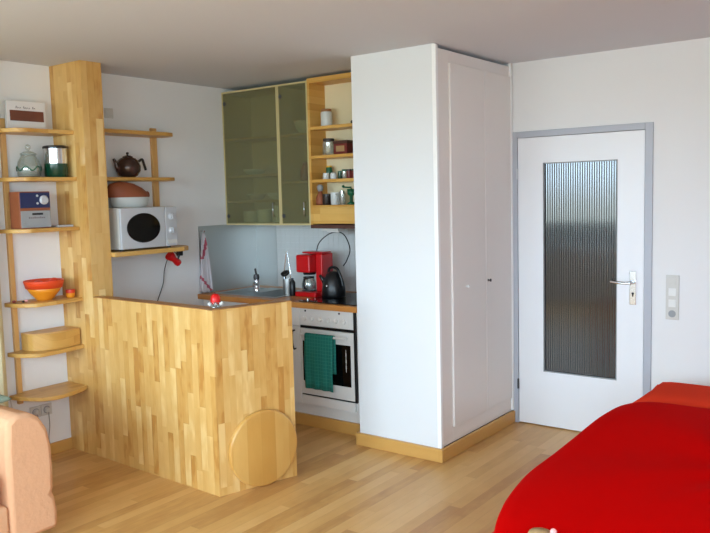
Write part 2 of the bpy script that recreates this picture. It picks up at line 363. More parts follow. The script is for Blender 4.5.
# microwave
mw = thing('microwave_oven', 'white microwave oven with black oval window on the lowest right shelf', 'microwave', (.2, .46, 1.305))
MX = .35
obj('casing', MB().box(.03, MX-.02, .225, .69, 1.315, 1.588, .008), 'offwhite', mw)
dm = obj('door', MB().box(MX-.02, MX, .225, .585, 1.317, 1.586, .005), 'silver', mw)
obj('window', MB().lathe([(1, 0), (1, .003), (.94, .005), (0, .006)], (MX, .405, 1.452), 48, (1, 0, 0), .098, .135), 'blackgloss', dm)
pm = obj('control_panel', MB().box(MX-.02, MX, .589, .69, 1.317, 1.586, .005), 'silver', mw)
for z in (1.52, 1.425): obj('knob', MB().lathe([(.024, 0), (.022, .014), (.019, .018), (0, .018)], (MX, .638, z), 20, (1, 0, 0)).box(MX+.018, MX+.024, .634, .642, z-.018, z+.018), 'silver', pm, sm=2)
obj('knob', MB().box(MX, MX+.004, .60, .68, 1.335, 1.36, .001), 'offwhite', pm, label='flat door push button')
for y in (.26, .65):
    for x in (.07, .3): obj('foot', MB().cyl((x, y, 1.3055), (x, y, 1.3155), .014), 'black', mw)

# crock on the microwave
k = thing('clay_roaster', 'terracotta lidded clay roaster with pale glazed base on top of microwave', 'roaster', (.17, .44, 1.5885))
obj('base', MB().lathe([(0, 0), (.8, 0), (.9, .01), (1, .05), (1, .068), (.95, .068), (.92, .03), (0, .02)], (.17, .44, 1.5885), 36, (0, 0, 1), .09, .145), 'ceramicw', k, sm=2)
lb = MB().lathe([(1.04, 0), (1.06, .012), (1.02, .035), (.9, .062), (.62, .09), (.3, .102), (0, .105)], (.17, .43, 1.657), 36, (0, 0, 1), .09, .145)
for v in lb.bm.verts: v.co.y -= max(0, v.co.z-1.68)*.75
obj('lid', lb, 'terracotta', k, sm=2)
obj('handle', MB().tube(smooth([(.17, .565, 1.68), (.17, .59, 1.685), (.17, .595, 1.665), (.17, .58, 1.652)]), .011), 'terracotta', k, sm=True)

# teapot
k = thing('teapot', 'round dark bronze teapot with black handle on the middle right shelf', 'teapot', (.11, .485, 1.7925))
tc = (.11, .485, 1.7925)
obj('body', MB().lathe([(0, 0), (.042, 0), (.062, .012), (.083, .045), (.085, .075), (.074, .11), (.05, .132), (.03, .138), (0, .139)], tc, 36), 'bronze', k, sm=True)
ld = obj('lid', MB().lathe([(.036, .136), (.034, .143), (.018, .150), (0, .152)], tc, 28), 'bronze', k, sm=True)
obj('lid_knob', MB().lathe([(.005, .15), (.005, .157), (.010, .163), (.009, .171), (0, .174)], tc, 16), 'teaH', ld, sm=True)
obj('spout', MB().tube(smooth([(.11, .418, 1.845), (.11, .397, 1.862), (.11, .386, 1.89), (.11, .370, 1.918)]), .01, 12, rs=[.022-.0135*i/24 for i in range(25)]), 'bronze', k, sm=True)
obj('handle', MB().tube(smooth([(.11, .552, 1.890), (.11, .578, 1.905), (.11, .606, 1.918), (.11, .620, 1.885), (.11, .634, 1.845)]), .009, 12), 'teaH', k, sm=True)

# red clip lamp under the microwave shelf
k = thing('clip_lamp', 'small red clip-on lamp hanging under the microwave shelf with cable', 'lamp', (.26, .78, 1.27))
obj('clip', MB().box(.245, .275, .755, .795, 1.235, 1.274, .004).cyl((.26, .775, 1.25), (.25, .765, 1.21), .007), 'black', k)
obj('lamp_shade', MB().lathe([(.034, 0), (.036, .004), (.03, .03), (.021, .055), (.026, .085), (.024, .105), (0, .112)], (.235, .700, 1.245), 24, (.05, .75, -.62)), 'red', k, sm=2)
obj('cable', MB().tube(smooth([(.24, .785, 1.165), (.15, .85, 1.22), (.10, .85, 1.255), (.06, .835, 1.21), (.03, .82, 1.12), (.02, .81, 1.02), (.012, .76, .9), (.012, .72, .8)]), .0035, 8), 'cable', k, sm=True)

# ------------------------------------------------------------------ things on the left shelves
# card / box on top shelf
k = thing('picture_card', 'white framed card with a brown band on the top left shelf', 'card', (.1, -.18, 2.0805))
KX = .075
obj('card', MB().box(.05, KX, -.345, -.09, 2.0805, 2.255, .003), 'paper', k)
obj('band', MB().box(KX, KX+.003, -.325, -.105, 2.135, 2.198), 'brownband', k)
sg = MB()
for i in range(11):
    yy = -.285+i*.012+random.uniform(-.002, .002)
    if i in (3, 8): continue
    hh = .014 if i in (0, 4, 9) else .008
    sg.tube(smooth([(KX+.0005, yy, 2.210), (KX+.0005, yy+.004, 2.210+hh), (KX+.0005, yy+.008, 2.211)], 4), .0012, 6)
obj('handwriting', sg, 'ink', k)
# glass jar
k = thing('glass_jar', 'clear glass storage jar with a knobbed lid on the second left shelf', 'jar', (.09, -.232, 1.7905))
jc = (.09, -.232, 1.7905)
obj('vessel', MB().lathe([(0, 0), (.055, 0), (.068, .012), (.072, .06), (.062, .1), (.045, .128), (.043, .14), (.040, .14), (.042, .126), (.058, .098), (.067, .06), (.063, .014), (0, .006)], jc, 32), 'clear', k, sm=True)
ld = obj('lid', MB().lathe([(.048, .141), (.048, .146), (.03, .157), (.008, .162), (.008, .168), (.015, .176), (.017, .19), (.010, .202), (0, .205)], jc, 28), 'clear', k, sm=True)
obj('contents', MB().lathe([(0, .007), (.058, .012), (.062, .04), (.060, .062), (.03, .07), (0, .066)], jc, 24), 'ceramicw', k, sm=True)
g = []
for i in range(40):
    a = 2*PI*i/39; g.append((jc[0]+.0705*math.cos(a), jc[1]+.0705*math.sin(a), 1.79+.055+.014*math.sin(a*6)))
obj('ornament', MB().tube(g, .004, 8), 'green', k, sm=True)
# canister
k = thing('coffee_canister', 'cylindrical canister, shiny steel top over dark green glass, second left shelf', 'canister', (.14, -.079, 1.7905))
jc = (.14, -.079, 1.7905)
obj('glass_body', MB().lathe([(0, 0), (.065, 0), (.07, .006), (.07, .085), (0, .085)], jc, 36), 'dark_green', k, sm=2)
obj('steel_sleeve', MB().lathe([(.071, .085), (.071, .178), (0, .178)], jc, 36), 'chrome', k, sm=2)
obj('lid', MB().lathe([(.0745, .178), (.0755, .190), (.065, .196), (0, .197)], jc, 36), 'black', k, sm=2)
# radio
k = thing('table_radio', 'wooden-sided table radio with blue upper and silver lower front panel', 'radio', (.11, -.26, 1.4805))
RX = .2
obj('case', MB().box(.085, RX-.006, -.372, -.168, 1.4805, 1.704, .004), 'radiowood', k)
fp = obj('display_panel', MB().box(RX-.006, RX, -.366, -.173, 1.605, 1.698, .002), 'navy', k, label='dark blue upper panel')
obj('dial', MB().lathe([(.028, 0), (.028, .008), (.022, .014), (0, .014)], (RX, -.215, 1.652), 28, (1, 0, 0)), 'silver', fp, sm=2)
for z in (1.678, 1.632): obj('button', MB().cyl((RX, -.257, z), (RX+.004, -.257, z), .007), 'silver', fp)
fp = obj('lower_panel', MB().box(RX-.006, RX, -.366, -.173, 1.486, 1.588, .002), 'grey', k, label='silver lower panel')
obj('cassette_slot', MB().box(RX, RX+.001, -.295, -.225, 1.562, 1.574), 'black', fp)
sg = MB()
for i in range(9):
    yy = -.318+i*.012; sg.box(RX, RX+.001, yy, yy+.009, 1.541, 1.549 if i % 3 else 1.552)
obj('lettering', sg, 'ink', fp)
obj('button', MB().cyl((RX, -.345, 1.515), (RX+.003, -.345, 1.515), .006), 'grey', fp)
# flat silver thing
obj('paper_pad', MB().box(.08, .2, -.125, -.02, 1.4805, 1.4925, .002), 'silver', loc=(.14, -.07, 1.4805), label='flat pale silver case lying beside the radio', cat='case')
# bowl with fruit
k = thing('bowl', 'orange ceramic bowl with a red rim on the fourth left shelf', 'bowl', (.12, -.2, 1.0305))
jc = (.12, -.2, 1.0305)
obj('body', MB().lathe([(0, 0), (.046, 0), (.05, .006), (.088, .05), (.108, .085), (.104, .085), (.083, .05), (.045, .012), (0, .01)], jc, 40), 'orangeb', k, sm=True)
obj('rim', MB().lathe([(.1085, .076), (.119, .116), (.119, .124), (.114, .124), (.104, .085)], jc, 40), 'orangeR', k, sm=True)
for i, (dx, dy, dz, rr) in enumerate(((0, .07, .118, .03), (.03, -.07, .108, .03), (-.03, -.02, .105, .034), (.045, .01, .100, .03), (-.04, .05, .1, .028))):
    obj('tomato', MB().ball((jc[0]+dx, jc[1]+dy, jc[2]+dz-.012), rr, 18, .88), 'fruit', loc=(jc[0]+dx, jc[1]+dy, jc[2]+dz-.035), sm=True, label='red round fruit piled in the orange bowl', cat='fruit', group='red fruits in the orange bowl')
# small orange pots at the post
for i, (x, y, rr, lb) in enumerate(((.16, -.045, .028, 'small orange glazed pot touching the post, beside the bowl'),)):
    k = thing('candle_pot', lb, 'pot', (x, y, 1.0305))
    obj('pot', MB().lathe([(0, 0), (rr*.8, 0), (rr, .012), (rr, .05), (rr*.9, .05), (rr*.85, .01), (0, .008)], (x, y, 1.0305), 24), 'orangeb', k, sm=2)
    obj('glaze_band', MB().lathe([(rr+.0006, .028), (rr+.001, .030), (rr+.001, .046), (rr+.0006, .050)], (x, y, 1.0305), 24), 'fruit', k, sm=2)
for i, (x, y, s, m, lb) in enumerate(((.09, -.385, .012, 'maroon', 'dark red pebble on the far left tip of the fourth shelf'), (.13, -.35, .010, 'bronze', 'dark brown pebble in front of the red one on fourth shelf'), (.11, -.318, .011, 'pink', 'pinkish pebble nearest the orange bowl on the fourth shelf'))):
    obj('pebble', MB().ball((x, y, 1.0305+s*.7), s, 12, .7), m, loc=(x, y, 1.0305), sm=True, label=lb, cat='pebble')

# sockets and switches
def sockets(name, label, cat, cx, cz, plates, depth, plane, parts):
    k = thing(name, label, cat, (cx[0], cx[1], cz)); return k
k = thing('wall_socket', 'grey double power socket low on the left wall under the shelves', 'socket', (.003, -.21, .30))
for y in (-.245, -.168):
    p = obj('socket_plate', MB().box(.0005, .010, y-.037, y+.037, .268, .342, .003), 'offwhite', k)
    obj('socket_well', MB().lathe([(.0, 0), (.024, 0), (.024, .0015), (0, .0015)], (.010, y, .305), 24, (1, 0, 0)), 'grey', p)
    obj('plug', MB().lathe([(.019, 0), (.019, .012), (.010, .022), (0, .022)], (.0115, y, .305), 20, (1, 0, 0)), 'offwhite', p, sm=2)
obj('power_cord', MB().tube(smooth([(.03, -.245, .29), (.022, -.24, .2), (.02, -.23, .1), (.022, -.235, .08)]), .003, 8), 'grey', loc=(.022, -.235, .08), sm=True, label='grey cord hanging from the left half of the double socket', cat='cord')
obj('power_cord', MB().tube(smooth([(.03, -.168, .29), (.024, -.163, .2), (.02, -.172, .12), (.022, -.168, .08)]), .003, 8), 'grey', loc=(.022, -.168, .08), sm=True, label='grey cord hanging from the right half of the double socket', cat='cord')
obj('power_cord', MB().tube(smooth([(.008, -.41, .44), (.008, -.39, .33), (.008, -.36, .24), (.01, -.33, .19), (.01, -.31, .02)]), .003, 8), 'offwhite', loc=(.01, -.31, .02), sm=True, label='pale cord curving down the wall from the lowest shelf tip', cat='cord')
k = thing('wall_switch', 'square grey-white wall plate just right of the post near ceiling', 'switch', (.003, .425, 2.20))
p = obj('switch_plate', MB().box(.0005, .009, .392, .462, 2.200, 2.268, .003), 'offwhite', k)
obj('rocker', MB().box(.009, .012, .404, .45, 2.212, 2.256, .002), 'offwhite', p)
k = thing('switch_panel', 'vertical four-gang beige switch and socket panel right of the door', 'switch', (3.275, YD-.003, .815))
p = obj('panel_plate', MB().box(3.237, 3.315, YD-.010, YD-.0005, .815, 1.092, .003), 'offwhite', k)
for i, z in enumerate((1.055, .988, .918)): obj('rocker', MB().box(3.254, 3.298, YD-.014, YD-.010, z-.024, z+.024, .002), 'offwhite' if i == 0 else 'white', p)
obj('socket_well', MB().cyl((3.276, YD-.010, .852), (3.276, YD-.0115, .852), .022, 24), 'grey', p)

# ------------------------------------------------------------------ kitchen
ZW = .9
# steel splash
struct('trim_3', MB().box(.0005, .004, 1.188, YK-.001, ZW, 1.424).box(.004, .235, YK-.004, YK-.0005, ZW, 1.424), 'steel')
# tiles right of it
tm = MB(); 
for i in range(27):
    for j in range(10):
        x = .24+i*.0498; z = .902+j*.052
        tm.box(x, min(x+.0486, 1.584), YK-.006, YK-.0005, z, z+.0508)
struct('trim_4', tm, 'tile')
k = thing('worktop', 'beech wood kitchen worktop running along the back wall', 'worktop', (.8, 1.5, .862))
SX0, SX1, SY0, SY1 = .10, .74, 1.24, 1.66
obj('worktop_slab', MB().box(.005, SX0+.02, 1.15, YK-.007, .862, ZW).box(SX1-.02, 1.584, 1.15, YK-.007, .862, ZW).box(SX0+.02, SX1-.02, 1.15, SY0+.02, .862, ZW).box(SX0+.02, SX1-.02, SY1-.02, YK-.007, .862, ZW), 'worktop', k)
obj('sink', MB().box(SX0, SX1, SY0, SY0+.03, ZW, ZW+.004).box(SX0, SX1, SY1-.03, SY1, ZW, ZW+.004).box(SX0, SX0+.03, SY0+.03, SY1-.03, ZW, ZW+.004).box(SX1-.03, SX1, SY0+.03, SY1-.03, ZW, ZW+.004)
    .box(SX0+.025, SX1-.025, SY0+.025, SY1-.025, .74, .745).box(SX0+.022, SX0+.03, SY0+.03, SY1-.03, .74, ZW).box(SX1-.03, SX1-.022, SY0+.03, SY1-.03, .74, ZW).box(SX0+.03, SX1-.03, SY0+.022, SY0+.03, .74, ZW).box(SX0+.03, SX1-.03, SY1-.03, SY1-.022, .74, ZW), 'steel', loc=(.42, 1.45, ZW), label='stainless steel sink let into the beech worktop in the corner', cat='sink')
obj('hob', MB().box(1.005, 1.50, 1.19, 1.70, ZW+.0005, ZW+.006, .002), 'blackgloss', loc=(1.25, 1.45, ZW), label='black ceramic hob on the worktop above the cooker', cat='hob')
# tap at the sink
fx, fy = .36, 1.44
k = thing('tap', 'chrome mixer tap with dark lever standing at the sink', 'tap', (fx, fy, ZW))
fx, fy = .36, 1.44
obj('tap_ledge', MB().box(fx-.07, fx+.07, fy-.03, fy+.23, ZW+.0045, ZW+.0075), 'steel', k)
obj('body', MB().lathe([(.024, .0078), (.024, .03), (.021, .035), (.021, .1), (0, .1)], (fx, fy, ZW), 24), 'chrome', k, sm=2)
obj('spout', MB().tube(smooth([(fx, fy, ZW+.055), (fx+.03, fy-.05, ZW+.08), (fx+.07, fy-.10, ZW+.082), (fx+.08, fy-.115, ZW+.065)]), .011), 'chrome', k, sm=True)
obj('lever', MB().lathe([(.022, 0), (.024, .02), (.02, .04), (.0, .043)], (fx, fy, ZW+.1), 20).tube([(fx, fy, ZW+.13), (fx+.005, fy-.01, ZW+.16), (fx+.02, fy-.03, ZW+.185)], .008), 'darkgrey', k, sm=2)

# base units
def base_unit(x0, x1, label, loc, drawer=False):
    k = thing('base_cabinet', label, 'cabinet', ((x0+x1)/2, 1.5, .1))
    obj('carcass', MB().box(x0+.001, x1-.001, 1.222, YK-.01, .165, .70).box(x0+.001, x0+.018, 1.222, YK-.01, .7, .861).box(x1-.018, x1-.001, 1.222, YK-.01, .7, .861).box(x0+.018, x1-.018, 1.222, 1.236, .7, .861), 'white', k)
    dd = obj('door', MB().box(x0+.002, x1-.002, 1.2, 1.22, .168, .72, .002), 'white', k)
    dw = obj('drawer', MB().box(x0+.002, x1-.002, 1.2, 1.22, .724, .858, .002), 'white', k)
    hx = x0+.44 if x1 > .9 else x1-.06
    obj('handle', MB().tube(smooth([(x1-.052, 1.2, .69), (x1-.052, 1.176, .685), (x1-.05, 1.168, .63), (x1-.045, 1.176, .565), (x1-.045, 1.2, .56)]), .006, 10), 'black', dd, sm=True)
    return k
base_unit(.006, .5, 'white sink base cabinet in the corner behind the low wall', 0)
base_unit(.5, 1.003, 'white base cabinet with black bow handle left of the cooker', 0)
struct('trim_5', MB().box(.006, 1.565, 1.245, 1.262, .083, .164), 'white')
struct('baseboard_kitchen', MB().box(.006, 1.565, 1.225, 1.245, 0, .083), 'skirt', bevel=.003)
struct('trim_6', MB().box(1.492, 1.5855, 1.215, 1.24, .165, .861), 'white')
# cooker
k = thing('cooker', 'white oven with black glass door and control panel beneath the worktop', 'oven', (1.25, 1.5, .17))
CX0, CX1 = 1.006, 1.478
obj('casing', MB().box(CX0, CX1+.012, 1.222, 1.78, .17, .858), 'white', k)
obj('side_gap', MB().box(CX1-.003, CX1+.012, 1.199, 1.2215, .235, .862), 'black', k)
cp = obj('control_panel', MB().box(CX0, CX1-.004, 1.196, 1.2215, .735, .862, .002), 'white', k)
for x in (1.05, 1.115, 1.19, 1.265, 1.33, 1.4): obj('knob', MB().lathe([(.017, 0), (.015, .016), (.012, .018), (0, .018)], (x, 1.196, .785), 18, (0, -1, 0)), 'white', cp, sm=2)
for x in (1.06, 1.36): obj('indicator', MB().cyl((x, 1.196, .838), (x, 1.192, .838), .007, 12), 'darkgrey', cp)
obj('vent_strip', MB().box(CX0, CX1-.004, 1.2, 1.2215, .715, .732), 'black', k)
dd = obj('oven_door', MB().box(CX0, CX1-.004, 1.197, 1.2215, .245, .712, .003), 'white', k)
obj('oven_window', MB().box(CX0+.02, CX1-.03, 1.195, 1.1975, .34, .625), 'blackgloss', dd)
obj('door_bar', MB().cyl((CX0+.03, 1.165, .675), (CX1-.04, 1.165, .675), .009).cyl((CX0+.05, 1.165, .675), (CX0+.05, 1.198, .675), .007).cyl((CX1-.06, 1.165, .675), (CX1-.06, 1.198, .675), .007), 'white', dd, sm=2)
sc_ = MB()
for i in range(7): sc_.box(1.405, 1.413, 1.1945, 1.1952, .44+i*.022, .4621+i*.022) if i % 2 else sc_.box(1.407, 1.411, 1.1945, 1.1952, .44+i*.022, .4621+i*.022)
obj('scale_marks', sc_, 'offwhite', dd)
obj('lower_seam', MB().box(CX0, CX1-.004, 1.2, 1.2215, .236, .243), 'black', k)
obj('drawer', MB().box(CX0, CX1-.004, 1.198, 1.2215, .17, .234, .002) , 'white', k)
# teal towel on the oven bar
tw = MB(); tx0, tx1 = 1.085, 1.335
n = 16
prof = [(1.182, .42), (1.1800, .60), (1.179, .665), (1.176, .683), (1.165, .6885), (1.152, .683), (1.148, .66), (1.146, .5), (1.148, .305)]
prof = [(p.x, p.y) for p in smooth([(a, b, 0) for a, b in prof], 4)]
gv = []
for i in range(n+1):
    x = tx0+(tx1-tx0)*i/n; row = []
    for j, (y, z) in enumerate(prof):
        s = min(1, max(0, (.66-z)/.35)); sgn = 1 if j > len(prof)/2 else 0
        row.append(tw.bm.verts.new((x+.006*math.sin(z*9)*s, y-.006*s*sgn*(1+math.sin(i*1.3)), z)))
    gv.append(row)
for i in range(n):
    for j in range(len(prof)-1): tw.bm.faces.new((gv[i][j], gv[i+1][j], gv[i+1][j+1], gv[i][j+1]))
o = obj('tea_towel', tw, 'teal', loc=(1.21, 1.16, .3), sm=True, label='teal green checked tea towel hanging over the oven door bar', cat='towel')
x = o.modifiers.new('s', 'SOLIDIFY'); x.thickness = .003; x.offset = 0

# dish towel hanging on the left wall, white with red stripes
tw = MB(); gv = []
rows = 22
for j in range(rows+1):
    t = j/rows; z = 1.37-.46*t; wdt = .01+.062*t**.8; yc = 1.212+.01*t; row = []
    for i in range(15):
        s = i/14-.5
        row.append(tw.bm.verts.new((.03+.014*math.cos(i*1.9+t)*min(1, t*3+.2), yc+s*wdt*2*.95, z+.012*math.sin(i*1.1)*t)))
    gv.append(row)
for j in range(rows):
    for i in range(14): tw.bm.faces.new((gv[j][i], gv[j][i+1], gv[j+1][i+1], gv[j+1][i]))
k = thing('dish_towel', 'white dish towel with red stripes hanging on the left wall', 'towel', (.03, 1.22, .87))
def striped():
    m = bpy.data.materials.new('white_red_striped_cloth'); m.use_nodes = True; nt = m.node_tree; nn = nt.nodes; b = nn['Principled BSDF']; b.inputs['Roughness'].default_value = .95
    tc = nn.new('ShaderNodeTexCoord'); s = nn.new('ShaderNodeSeparateXYZ'); nt.links.new(tc.outputs['Object'], s.inputs[0])
    dg = math_node(nt, 'ADD', math_node(nt, 'MULTIPLY', s.outputs[1], 1.1), s.outputs[2])
    a = math_node(nt, 'LESS_THAN', math_node(nt, 'ABSOLUTE', math_node(nt, 'SUBTRACT', dg, .10)), .014)
    d2 = math_node(nt, 'SUBTRACT', s.outputs[2], math_node(nt, 'MULTIPLY', s.outputs[1], 3.0))
    a2 = math_node(nt, 'MULTIPLY', math_node(nt, 'LESS_THAN', math_node(nt, 'ABSOLUTE', math_node(nt, 'SUBTRACT', d2, .40)), .045), math_node(nt, 'GREATER_THAN', s.outputs[2], .30))
    mx = nn.new('ShaderNodeMix'); mx.data_type = 'RGBA'; nt.links.new(math_node(nt, 'MAXIMUM', a, a2), mx.inputs[0]); mx.inputs[6].default_value = lin((214, 208, 212)); mx.inputs[7].default_value = lin((188, 92, 110))
    nt.links.new(mx.outputs[2], b.inputs['Base Color']); return m
M['striped'] = striped()
o = obj('cloth', tw, 'striped', k, sm=True); x = o.modifiers.new('s', 'SOLIDIFY'); x.thickness = .004; x.offset = 0
obj('hook', MB().cyl((.0042, 1.212, 1.385), (.04, 1.212, 1.385), .005).ball((.04, 1.212, 1.385), .009), 'chrome', loc=(.004, 1.225, 1.38), label='small wall hook holding the striped dish towel', cat='hook')

# candle holder on the corner of the divider
qx, qy = 1.412, .036
k = thing('candle_holder', 'small glass flower holder with red candle on the divider corner', 'candle holder', (qx, qy, HC+.0005))
obj('dish', MB().lathe([(0, 0), (.025, 0), (.028, .004), (.012, .012), (.012, .018), (.030, .03), (.027, .032), (.008, .02), (0, .02)], (qx, qy, HC+.0005), 28), 'clear', k, sm=True)
for i in range(6):
    a = 2*PI*i/6+.3; pm_ = MB().lathe([(0, 0), (.010, .006), (.011, .016), (.006, .026), (0, .029)], (qx+.026*math.cos(a), qy+.026*math.sin(a), HC+.012), 12, (math.cos(a)*.7, math.sin(a)*.7, .7))
    obj('petal', pm_, 'clear' if i % 2 else 'ceramicw', k, sm=True)
g = obj('candle', MB().lathe([(0, 0), (.024, 0), (.028, .012), (.025, .042), (.014, .054), (0, .056)], (qx, qy, HC+.021), 24), 'candle', loc=(qx, qy, HC+.021), sm=True, label='red round candle sitting in the glass flower holder', cat='candle')
obj('wick', MB().cyl((qx, qy, HC+.0765), (qx, qy, HC+.084), .0012, 6), 'black', g)

# utensil holder
ux_, uy_ = .70, 1.735
ux_, uy_ = .545, 1.60
ux_, uy_ = .66, 1.47
k = thing('utensil_jar', 'tall steel utensil jar on the worktop left of the red coffee maker', 'utensil holder', (.70, 1.42, ZW))
jx, jy = .70, 1.42
obj('jar', MB().lathe([(0, 0), (.034, 0), (.036, .004), (.036, .125), (.033, .125), (.033, .006), (0, .006)], (jx, jy, ZW+.0005), 28), 'steel', k, sm=2)
k = thing('kitchen_tongs', 'long steel tongs standing in the utensil jar', 'tongs', (jx, jy, ZW+.01))
obj('arm', MB().tube([(jx-.012, jy, ZW+.012), (jx-.034, jy, ZW+.16), (jx-.002, jy, ZW+.33)], .004), 'chrome', k)
obj('arm', MB().tube([(jx+.012, jy, ZW+.012), (jx+.034, jy, ZW+.16), (jx+.002, jy, ZW+.33)], .004), 'chrome', k)
k = thing('ladle', 'black plastic ladle standing head up in the utensil jar', 'ladle', (jx+.01, jy-.015, ZW+.01))
obj('stem', MB().tube([(jx, jy-.018, ZW+.012), (jx, jy-.02, ZW+.15)], .005), 'black', k)
obj('scoop', MB().lathe([(0, -.012), (.02, -.009), (.032, .0), (.034, .014), (.028, .014), (.02, 0), (0, -.005)], (jx, jy-.02, ZW+.16), 20, (0, -.5, .86)), 'black', k, sm=True)
jx2, jy2 = .757, 1.41
k = thing('dish_soap_bottle', 'slim black bottle between utensil jar and red coffee maker', 'bottle', (jx2, jy2, ZW+.0005))
obj('body', MB().lathe([(0, 0), (.02, 0), (.022, .005), (.022, .1), (.01, .118), (0, .118)], (jx2, jy2, ZW+.0005), 20), 'black', k, sm=2)
obj('cap', MB().lathe([(.01, .118), (.01, .132), (0, .133)], (jx2, jy2, ZW+.0005), 16), 'darkgrey', k, sm=2)

# coffee maker, red, turned a little to the camera
ax, ay = .888, 1.52
k = thing('coffee_maker', 'red filter coffee maker with glass jug on the worktop', 'coffee maker', (ax, ay, ZW+.0005))
ang = .05; cc = (ax, ay, 0); z0 = ZW+.0065 if False else ZW+.0005
obj('base', MB().box(ax-.095, ax+.095, ay-.13, ay+.1, z0, z0+.035, .008).rot(ang, cc), 'red', k)
obj('tank', MB().box(ax+.035, ax+.095, ay-.04, ay+.1, z0+.035, z0+.31, .008).rot(ang, cc), 'red', k)
obj('filter_housing', MB().box(ax-.095, ax+.034, ay-.11, ay+.09, z0+.175, z0+.305, .012).rot(ang, cc), 'red', k)
obj('lid', MB().box(ax-.09, ax+.09, ay-.035, ay+.085, z0+.311, z0+.323, .004).rot(ang, cc), 'red', k)
obj('outlet', MB().lathe([(.045, 0), (.05, .018), (0, .018)], (ax-.03, ay-.03, z0+.156), 24).rot(ang, cc), 'black', k)
obj('hotplate', MB().lathe([(.055, 0), (.055, .004), (0, .004)], (ax-.03, ay-.04, z0+.0355), 28).rot(ang, cc), 'black', k)
jg = thing('coffee_jug', 'glass coffee jug with black handle standing in the red coffee maker', 'jug', (ax-.03, ay-.04, z0+.04))
jj = (ax-.03, ay-.04, z0+.04)
obj('glass', MB().lathe([(0, 0), (.045, 0), (.052, .01), (.054, .045), (.042, .085), (.040, .09), (.037, .09), (.039, .083), (.05, .045), (.047, .012), (0, .004)], jj, 28), 'clear', jg, sm=True)
obj('lid', MB().lathe([(.041, .09), (.041, .1), (0, .104)], jj, 24), 'black', jg, sm=2)
obj('coffee', MB().lathe([(0, .005), (.046, .012), (.0485, .035), (0, .035)], jj, 24), 'lid', jg, sm=2)
obj('handle', MB().tube(smooth([(jj[0]+.02, jj[1]-.04, jj[2]+.09), (jj[0]+.03, jj[1]-.085, jj[2]+.085), (jj[0]+.03, jj[1]-.09, jj[2]+.03), (jj[0]+.02, jj[1]-.055, jj[2]+.015)]), .007), 'black', jg, sm=True)

# black kettle on the hob
kx, ky, kz = 1.10, 1.47, ZW+.0065
k = thing('kettle', 'black domed kettle with silver button standing on the hob', 'kettle', (kx, ky, kz))
obj('body', MB().lathe([(0, 0), (.082, 0), (.086, .008), (.084, .06), (.072, .12), (.052, .165), (.03, .182), (0, .186)], (kx, ky, kz), 36), 'black', k, sm=True)
obj('handle', MB().tube(smooth([(kx-.045, ky, kz+.165), (kx-.035, ky, kz+.20), (kx, ky, kz+.213), (kx+.04, ky, kz+.198), (kx+.075, ky, kz+.13), (kx+.085, ky, kz+.08)]), .010), 'black', k, sm=True)
obj('spout', MB().tube([(kx-.06, ky-.02, kz+.10), (kx-.085, ky-.03, kz+.135), (kx-.098, ky-.035, kz+.155)], .012, 12, rs=[.022, .014, .010]), 'black', k, sm=True)
obj('button', MB().lathe([(.010, 0), (.009, .004), (0, .006)], (kx, ky-.079, kz+.085), 16, (.1, -1, .2)), 'chrome', k, sm=True)
k = thing('saucepan', 'low dark saucepan on the hob beside the column', 'saucepan', (1.40, 1.52, ZW+.0065))
obj('pot', MB().lathe([(0, 0), (.085, 0), (.09, .006), (.09, .09), (.086, .09), (.084, .008), (0, .006)], (1.40, 1.52, ZW+.0065), 32), 'black', k, sm=2)
obj('lid', MB().lathe([(.091, .09), (.08, .1), (.02, .112), (.008, .113), (.012, .13), (0, .132)], (1.40, 1.52, ZW+.0065), 32), 'darkgrey', k, sm=2)
obj('chrome_cap', MB().lathe([(.012, 0), (.011, .014), (0, .015)], (1.06, 1.225, ZW+.0065), 16), 'chrome', loc=(1.06, 1.225, ZW+.0065), sm=2, label='small chrome cap standing at the front left of the hob', cat='cap')
# red cloth at the right
obj('pot_holder', MB().tube(smooth([(1.57, 1.42, 1.245), (1.568, 1.415, 1.18), (1.564, 1.41, 1.12), (1.569, 1.42, 1.06)]), .016, 10), 'red', loc=(1.55, 1.55, 1.0), sm=True, label='red pot holder hanging at the column edge above the hob', cat='pot holder')

# ------------------------------------------------------------------ wall cabinets
YC = 1.4855
def wallcab(x0, x1, shelves, label, hx):
    k = thing('wall_cabinet', label, 'cabinet', ((x0+x1)/2, 1.65, 1.42))
    z0, z1 = 1.42, 2.465; t = .016
    b = MB().box(x0, x0+t, YC+.008, YK-.02, z0, z1).box(x1-t, x1, YC+.008, YK-.02, z0, z1).box(x0+t, x1-t, YC+.008, YK-.02, z0, z0+t).box(x0+t, x1-t, YC+.008, YK-.02, z1-t, z1).box(x0+t, x1-t, YK-.028, YK-.02, z0+t, z1-t)
    obj('carcass', b, 'cabin', k)
    for z in shelves: obj('shelf', MB().box(x0+t, x1-t, YC+.012, YK-.03, z-.016, z), 'palewood', k)
    dd = obj('door', MB().box(x0+.006, x1-.006, YC, YC+.005, z0+.006, z1-.006), 'frost', k, label='frosted olive glass pane')
    e = .012
    obj('edge_trim', MB().box(x0, x0+e, YC-.001, YC+.0065, z0, z1).box(x1-e, x1, YC-.001, YC+.0065, z0, z1).box(x0+e, x1-e, YC-.001, YC+.0065, z0, z0+e).box(x0+e, x1-e, YC-.001, YC+.0065, z1-e, z1), 'palewood', dd)
    hz = [(x0+.03, z1-.09), (x0+.03, z0+.07)]
    for a, z in hz: obj('hinge', MB().lathe([(.016, 0), (.016, .003), (.010, .006), (0, .006)], (a, YC, z), 20, (0, -1, 0)), 'darkgrey', dd, sm=2)
    obj('handle', MB().tube([(hx, YC, 1.59), (hx, YC-.02, 1.59), (hx, YC-.02, 1.49), (hx, YC, 1.49)], .005), 'chrome', dd, sm=True)
    return k
wallcab(.006, .594, (2.10, 1.812, 1.612), 'large wall cabinet with frosted olive glass door, left in the corner', .535)
